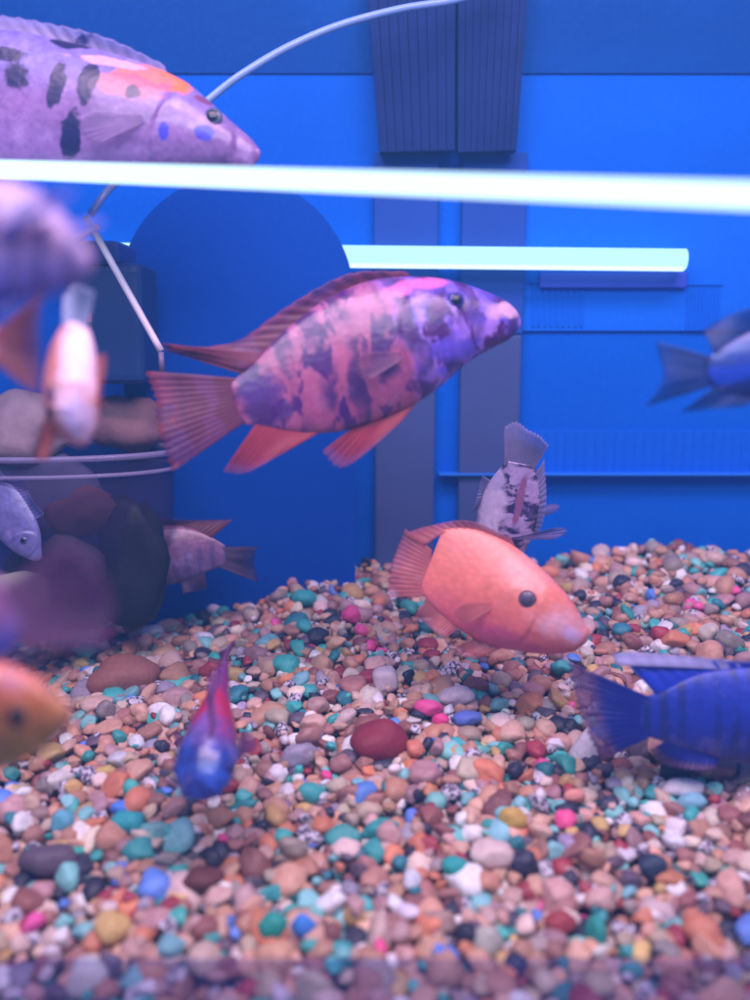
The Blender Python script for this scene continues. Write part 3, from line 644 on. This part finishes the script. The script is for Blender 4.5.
# E -- deep blue fish at the right
def mE(loc, s):
    return {'body': fish_mat('deep blue skin', (0.012, 0.035, 0.42), belly=(0.012, 0.020, 0.24), back=(0.02, 0.05, 0.55), bars=((0.008, 0.018, 0.18), 1 / (17 * s), 0.1, 9 * s), H=110 * s, rough=.45, mott=.3),
            'fin': fin_mat('deep blue fin', (0.035, 0.08, 0.85), ((0.03, 0.07, 0.8), .7), 1.0), 'trim': fin_mat('white fin edge', (0.55, 0.52, 0.92), None, 1.0), 'iris': iris('blue iris', (0.05, 0.1, 0.5)),
            'tail': fin_mat('dusky blue tail', (0.025, 0.035, 0.40), ((0.16, 0.07, 0.24), .72), 0.97)}
px_fish('deep blue fish with a white edged back fin entering from the right edge', 0.315, (915, 712), (640, 716),
        [(640, 698), (665, 689), (700, 673), (750, 665), (800, 664), (850, 673), (890, 694), (915, 708)],
        [(640, 734), (670, 744), (710, 757), (760, 764), (810, 762), (860, 750), (895, 732), (915, 718)], mE,
        fins=[('dorsal_fin', [(657, 693), (700, 678), (760, 668), (830, 668)], [(622, 657), (680, 659), (750, 662), (840, 664)], 'fin'),
              ('fin_edge', [(617, 658), (680, 661), (750, 665), (842, 668)], [(613, 655), (640, 653), (700, 657), (750, 660), (842, 664)], 'trim'),
              ('tail_fin', [(644, 700), (640, 716), (644, 734)], [(568, 662), (574, 690), (582, 725), (600, 760)], 'tail'),
              ('anal_fin', [(668, 742), (720, 758)], [(652, 752), (668, 767), (715, 769)], 'tail')],
        eye=(878, 704), eye_r=8, thick=0.42, yaw=0, group=GRP, pect=((815, 715), (780, 735), 25))

# G -- orange yellow blurred fish, left edge
def mG(loc, s):
    P = lambda x, y, rx, ry, c: (*loc((x, y)), rx * s, ry * s, c)
    return {'body': fish_mat('orange ochre skin', (0.66, 0.28, 0.08), belly=(0.50, 0.34, 0.08), back=(0.72, 0.17, 0.10), H=90 * s), 'fin': fin_mat('ochre fin', (0.6, 0.2, 0.08), None, .8), 'iris': iris('olive grey iris', (0.10, 0.09, 0.08)), 'lip': plain('ochre lip', (0.5, 0.24, 0.12), 0.4)}
px_fish('blurred orange and ochre fish poking its head in at the lower left edge', 0.19, (74, 716), (-140, 716),
        [(-140, 690), (-80, 664), (-30, 658), (10, 664), (38, 678), (58, 695), (74, 710)],
        [(-140, 742), (-80, 765), (-30, 774), (8, 768), (36, 755), (58, 738), (74, 722)], mG,
        fins=[('dorsal_fin', [(-110, 676), (-20, 660)], [(-120, 645), (-20, 640)], 'fin'), ('tail_fin', [(-136, 692), (-136, 740)], [(-190, 660), (-190, 770)], 'fin')],
        eye=(26, 711), eye_r=10, thick=0.45, group=GRP, gill=(-8, 715))

# H -- orange and white fish, nose down
def mH(loc, s):
    P = lambda x, y, rx, ry, c: (*loc((x, y)), ry * s, rx * s, c)
    return {'body': fish_mat('orange skin with white belly', (0.72, 0.24, 0.20), H=60 * s, soft=.6, patches=[P(79, 385, 17, 66, (0.84, 0.58, 0.76)), P(82, 420, 12, 24, (0.66, 0.52, 0.86)), P(57, 397, 4, 8, (0.10, 0.06, 0.16))]),
            'fin': fin_mat('white lilac fin', (0.50, 0.56, 0.90), None, .93), 'red': fin_mat('orange fin', (0.66, 0.18, 0.18), None, .75), 'iris': iris('dark orange iris', (0.14, 0.07, 0.10))}
px_fish('orange fish with a white belly and pale tail diving nose down at the left', 0.24, (80, 446), (74, 322),
        [(86, 322), (94, 345), (98, 375), (100, 405), (96, 428), (86, 446)],
        [(64, 322), (50, 348), (44, 378), (44, 405), (54, 430), (74, 446)], mH,
        fins=[('tail_fin', [(64, 326), (75, 328), (86, 326)], [(60, 292), (72, 284), (96, 292)], 'fin'),
              ('pelvic_fin', [(48, 400), (54, 430)], [(30, 458), (48, 462)], 'red'), ('dorsal_fin', [(97, 360), (99, 410)], [(103, 352), (106, 410)], 'red')],
        eye=(57, 412), eye_r=5.5, thick=0.75, yaw=0, group=GRP)

# I -- dusky fish behind the tub, facing left
def mI(loc, s):
    return {'body': fish_mat('dusky mauve skin', (0.26, 0.13, 0.26), belly=(0.14, 0.10, 0.28), back=(0.30, 0.12, 0.20), bars=((0.12, 0.07, 0.20), 1 / (12 * s), .2, 4 * s), H=60 * s), 'fin': fin_mat('dark red fin', (0.24, 0.05, 0.08), None, .9), 'tail': fin_mat('dusky tail', (0.16, 0.08, 0.20), None, .9), 'iris': iris('dusky iris', (.1, .05, .1))}
px_fish('dusky mauve fish half hidden behind the tub, its tail spread to the right', 0.425, (110, 562), (226, 556),
        [(226, 546), (208, 535), (188, 527), (165, 525), (140, 532), (120, 548), (110, 558)],
        [(226, 565), (208, 571), (188, 580), (165, 585), (140, 582), (120, 574), (110, 566)], mI,
        fins=[('dorsal_fin', [(150, 529), (185, 527), (210, 537)], [(160, 518), (195, 520), (234, 519)], 'fin'),
              ('tail_fin', [(222, 547), (220, 556), (222, 566)], [(260, 546), (255, 560), (258, 583)], 'tail'),
              ('anal_fin', [(180, 580), (205, 572)], [(184, 594), (206, 590)], 'tail')],
        eye=(128, 556), eye_r=5, thick=.42, group=GRP)

# J -- dark blue fish, right edge
def mJ(loc, s):
    P = lambda x, y, rx, ry, c: (*loc((x, y)), rx * s, ry * s, c)
    return {'body': fish_mat('dark royal blue skin', (0.006, 0.025, 0.20), mott=.2, soft=.6, belly=(0.008, 0.02, 0.16), H=90 * s, patches=[P(728, 375, 60, 8, (0.008, 0.045, 0.42)), P(760, 350, 40, 12, (0.01, 0.04, 0.30))]),
            'fin': fin_mat('smoky blue fin', (0.015, 0.035, 0.20), None, .60), 'iris': iris('blue black iris', (.03, .05, .2))}
px_fish('blurred dark royal blue fish with a smoky tail at the upper right edge', 0.27, (850, 352), (705, 372),
        [(705, 360), (730, 342), (765, 324), (800, 320), (830, 332), (850, 346)],
        [(705, 384), (730, 394), (765, 400), (800, 394), (830, 376), (850, 358)], mJ,
        fins=[('dorsal_fin', [(715, 354), (745, 335), (790, 321)], [(706, 328), (735, 312), (785, 303)], 'fin'),
              ('tail_fin', [(710, 360), (708, 372), (710, 386)], [(658, 340), (662, 375), (642, 408)], 'fin'),
              ('anal_fin', [(716, 388), (765, 400)], [(682, 412), (740, 408)], 'fin')],
        eye=(825, 345), eye_r=6, thick=.42, group=GRP)

# K -- blurred lilac fish at the left edge
def mK(loc, s):
    P = lambda x, y, rx, ry, c: (*loc((x, y)), rx * s, ry * s, c)
    return {'body': fish_mat('grey lilac skin', (0.44, 0.27, 0.52), belly=(0.28, 0.22, 0.80), H=90 * s, bars=((0.14, 0.09, 0.34), 1 / (26 * s), 0.3, 10 * s)), 'fin': fin_mat('periwinkle fin', (0.26, 0.24, 0.85), None, .72), 'iris': iris('violet iris', (.1, .08, .25)), 'lip': plain('violet lip', (.34, .24, .5))}
px_fish('blurred grey lilac fish heading in from the left below the long tube', 0.165, (92, 262), (-110, 235),
        [(-110, 215), (-60, 190), (-20, 180), (20, 182), (50, 200), (74, 228), (92, 254)],
        [(-110, 255), (-60, 285), (-20, 298), (20, 300), (55, 292), (80, 280), (92, 270)], mK,
        fins=[('pelvic_fin', [(10, 290), (45, 290)], [(-30, 330), (10, 318)], 'fin'), ('tail_fin', [(-106, 217), (-106, 253)], [(-160, 190), (-160, 280)], 'fin')],
        eye=(48, 234), eye_r=6, thick=.42, group=GRP, pect=((6, 245), (88, 205), 22))
# L -- rusty fish under it
def mL(loc, s):
    return {'body': fish_mat('rust pink skin', (0.42, 0.14, 0.18), belly=(0.36, 0.20, 0.24), H=90 * s), 'fin': fin_mat('rust red fin', (0.46, 0.12, 0.14), None, .8), 'iris': iris('rust iris', (.1, .05, .06)), 'lip': plain('rust lip', (.4, .15, .18))}
px_fish('blurred rusty pink fish whose forked tail shows above the tub at the left edge', 0.21, (-130, 360), (6, 344),
        [(6, 330), (-25, 318), (-60, 312), (-100, 330), (-130, 352)], [(6, 362), (-25, 378), (-60, 386), (-100, 380), (-130, 366)], mL,
        fins=[('tail_fin', [(2, 330), (0, 346), (2, 362)], [(50, 292), (38, 345), (36, 396)], 'fin')], eye=(-104, 348), eye_r=6, thick=.4, group=GRP)
# N -- purple blurred fish in front of the tub
def mN(loc, s):
    return {'body': fish_mat('plum skin', (0.32, 0.13, 0.30), belly=(0.07, 0.10, 0.60), back=(0.30, 0.15, 0.26), H=110 * s), 'fin': fin_mat('plum fin', (0.36, 0.15, 0.34), None, .75), 'iris': iris('plum iris', (.1, .05, .15)), 'lip': plain('plum lip', (.25, .11, .25))}
px_fish('blurred plum and blue fish gliding low in front of the tub at the left', 0.17, (-150, 660), (20, 610),
        [(20, 588), (-20, 572), (-60, 575), (-110, 610), (-150, 652)], [(30, 640), (-10, 662), (-60, 690), (-110, 690), (-150, 668)], mN,
        fins=[('tail_fin', [(12, 586), (16, 610), (24, 642)], [(70, 540), (98, 560), (112, 600), (104, 650)], 'fin')], eye=(-118, 640), eye_r=7, thick=.4, group=GRP)

# F -- purple blue fish facing the lens, nose down (seen from front and above)
def posed_fish(label, head_px, head_d, fwd, up, L, mats, wide, group):
    f = (R_ * fwd[0] + U_ * fwd[1] + F_ * fwd[2]).normalized(); u = (R_ * up[0] + U_ * up[1] + F_ * up[2]); u = (u - f * u.dot(f)).normalized(); y = u.cross(f)
    m = Matrix((f, y, u)).transposed().to_4x4(); m.translation = W(*head_px, head_d) - f * (L * 0.5)
    root = empty('fish', m); tag(root, label, 'fish', group)
    q = lambda P: [((0.5 - a) * L, b * L) for a, b in P]
    top = q([(0, .02), (.04, .07), (.10, .11), (.2, .145), (.35, .165), (.5, .155), (.7, .10), (.9, .05), (1, .045)])
    bot = q([(0, -.02), (.04, -.05), (.10, -.08), (.2, -.12), (.35, -.155), (.5, -.16), (.7, -.11), (.9, -.06), (1, -.055)])
    return build_fish(root, top, bot, wide, mats, ((0.5 - .17) * L, .05 * L), .034 * L,
        [('dorsal_fin', q([(.26, .15), (.45, .175), (.65, .13), (.82, .08)]), q([(.30, .17), (.5, .175), (.72, .12), (.90, .08)]), 'fin'),
         ('tail_fin', q([(.97, .055), (.98, 0), (.97, -.055)]), q([(1.14, .06), (1.12, 0), (1.14, -.08)]), 'fin'),
         ('anal_fin', q([(.62, -.13), (.85, -.07)]), q([(.72, -.21), (.93, -.16)]), 'red'), ('pelvic_fin', q([(.33, -.15), (.42, -.155)]), q([(.50, -.27), (.56, -.24)]), 'red')],
        pect=((0.5 - .30) * L, -.04 * L, (0.5 - .50) * L, -.09 * L, .13 * L), blunt=True)
mF = {'body': fish_mat('violet skin with steel blue head', (0.22, 0.04, 0.20), back=(0.28, 0.14, 0.50), belly=(0.34, 0.05, 0.14), head=((0.03, 0.045, 0.26), 0.010, 0.006, (0.04, 0.10, 0.50)), H=0.03, patches=[(-0.001, -0.001, .009, .0085, (0.50, 0.02, 0.08)), (-0.013, -0.002, .006, .005, (0.34, 0.02, 0.14))], soft=.5, mott=.5, rough=.22),
      'fin': fin_mat('violet fin', (0.36, 0.12, 0.36), None, .75), 'red': fin_mat('crimson fin', (0.5, 0.05, 0.12), None, .85), 'iris': iris('indigo dark iris', (.04, .04, .22)), 'lip': plain('slate blue lip', (.06, .08, .35), .3)}
posed_fish('violet fish with a steel blue head facing the viewer nose down over the gravel', (200, 800), 0.272, (0, -.60, -.80), (-0.04, .80, -.60), 0.056, mF, 1.0, GRP)

# ------------------------------------------------------------------ tub with rocks, left
tc = W(32, 530, 0.405)
rim = W(32, 452, 0.405).z; bot_z = ground(tc.x, tc.y) - 0.004
prof = [(rim, 0.0630), (rim - 0.004, 0.0625), (rim - 0.03, 0.0615), (rim - .045, 0.0590), (rim - .058, .0530), (rim - .070, .0450), (rim - .080, .0380)]
def ringv(z, r, n=64): return [(r * math.cos(2 * math.pi * k / n), r * 0.55 * math.sin(2 * math.pi * k / n), z) for k in range(n)]
tb = empty('plastic_tub', Matrix.Translation((tc.x, tc.y + 0.012, bot_z))); tag(tb, 'clear smoky plastic tub with a pale rim standing at the left with rocks inside', 'tub')
vs = []; fs = []; n = 64
outer = prof + [(prof[-1][0] - .0005, 0.001)]; inner = [(z + (0.0012 if i >= 6 else 0), max(r - 0.0012, .0008)) for i, (z, r) in enumerate(outer)][::-1]
rows = outer + inner
for z, r in rows: vs += ringv(z - bot_z, r)
for j in range(len(rows) - 1):
    for k in range(n): fs.append((j * n + k, j * n + (k + 1) % n, (j + 1) * n + (k + 1) % n, (j + 1) * n + k))
j = len(rows) - 1
for k in range(n): fs.append((j * n + k, j * n + (k + 1) % n, (k + 1) % n, k))
M['smoky'] = clear('smoky violet plastic', (0.20, 0.13, 0.34), 0.28, 0.15, 0.07)
mesh('tub_wall', vs, fs, M['smoky'], tb)
for dz, rr in ((0.0, 0.0014), (-0.0075, 0.0009)):
    P = [Vector((0.0635 * math.cos(a), 0.0635 * .55 * math.sin(a), rim - bot_z + dz)) for a in np.linspace(0, 2 * math.pi, 49)]
    tube('rim', P, rr, clear('pale rim', (0.42, 0.36, 0.62), 0.2, 0.2, 0.38), tb, seg=10, n=2, cap=False)

def rock(name, px, py, d, a, b, dpt, colr, lab, seed, rough=0.7, rot=0):
    s = d / FPX; v = lumpy(ICO[2][0], seed, 0.30); v = v + 0.04 * np.sin(v[:, [1, 2, 0]] * 7 + seed)
    o = mesh(name, v * np.array([a * s, dpt * s, b * s]), [tuple(int(i) for i in f) for f in ICO[2][1]], plain('rock %d' % seed, colr, rough, 0.4, 120, 0.7))
    o.location = W(px, py, d); o.rotation_euler = (0, rot, 0); tag(o, lab, 'rock', 'rocks piled at the left'); return o
rock('rock', 134, 560, 0.405, 35, 66, 20, (0.008, 0.006, 0.02), 'black upright rock inside the right end of the tub', 201)  # dark shade inside the tub, built as a black lump
rock('rock', 82, 512, 0.400, 34, 24, 20, (0.20, 0.06, 0.06), 'rusty brown rock seen through the tub wall', 202)
rock('rock', 55, 575, 0.400, 50, 42, 18, (0.12, 0.08, 0.12), 'broad grey brown rock low inside the tub', 203)
rock('rock', 22, 428, 0.42, 52, 36, 26, (0.52, 0.34, 0.40), 'pale beige rock rising above the rim at the far left', 204)
rock('rock', 128, 424, 0.43, 40, 26, 26, (0.36, 0.16, 0.18), 'reddish brown rock above the tub rim below the slanting rod', 205)
rock('rock', 40, 490, 0.43, 60, 40, 20, (0.13, 0.11, 0.24), 'bluish grey rock at the back of the tub', 206)
rock('rock', 18, 600, 0.385, 34, 26, 18, (0.26, 0.26, 0.22), 'greenish grey rock at the bottom of the tub by the left edge', 207)
# M -- lilac fish inside the tub
def mM(loc, s):
    return {'body': fish_mat('lilac blue skin', (0.18, 0.16, 0.42), H=70 * s), 'fin': fin_mat('lilac blue fin', (0.24, 0.22, 0.6), None, .85), 'iris': iris('lilac iris', (.1, .1, .3)), 'lip': plain('lilac blue lip', (.3, .25, .5))}
px_fish('pale lilac blue fish seen through the tub wall at the left edge', 0.38, (38, 558), (-14, 472),
        [(-4, 466), (14, 486), (30, 506), (40, 530), (42, 556)], [(-24, 478), (-22, 505), (-8, 530), (14, 552), (36, 562)], mM,
        fins=[('tail_fin', [(-6, 470), (-22, 478)], [(-18, 440), (-50, 458)], 'fin'), ('dorsal_fin', [(6, 478), (36, 520)], [(16, 474), (46, 514)], 'fin')], eye=(26, 540), eye_r=4, thick=.3, group=GRP)

# low clear strip along the bottom front
o = box('clear_strip', (-0.30, 0.205, W(375, 1090, .22).z), (0.30, 0.2075, W(375, 956, 0.232).z), clear('blue tinted strip', (0.10, 0.13, 0.50), 0.25, 0.35, 0.10), bevel=0.0006)
tag(o, 'low blue tinted clear strip across the bottom in front of the gravel', 'strip')

# the water is slightly milky: one even volume round everything
hz = NT('milky water'); pv = hz.n('ShaderNodeVolumePrincipled'); pv.inputs['Color'].default_value = (0.12, 0.42, 1.0, 1); pv.inputs['Density'].default_value = 0.30
hz.l(pv.outputs[0], hz.out.inputs[1])
o = box('haze', (-0.8, -0.4, -1.0), (0.8, 0.8, 0.75), hz.m, bevel=0.0); tag(o, kind='stuff')
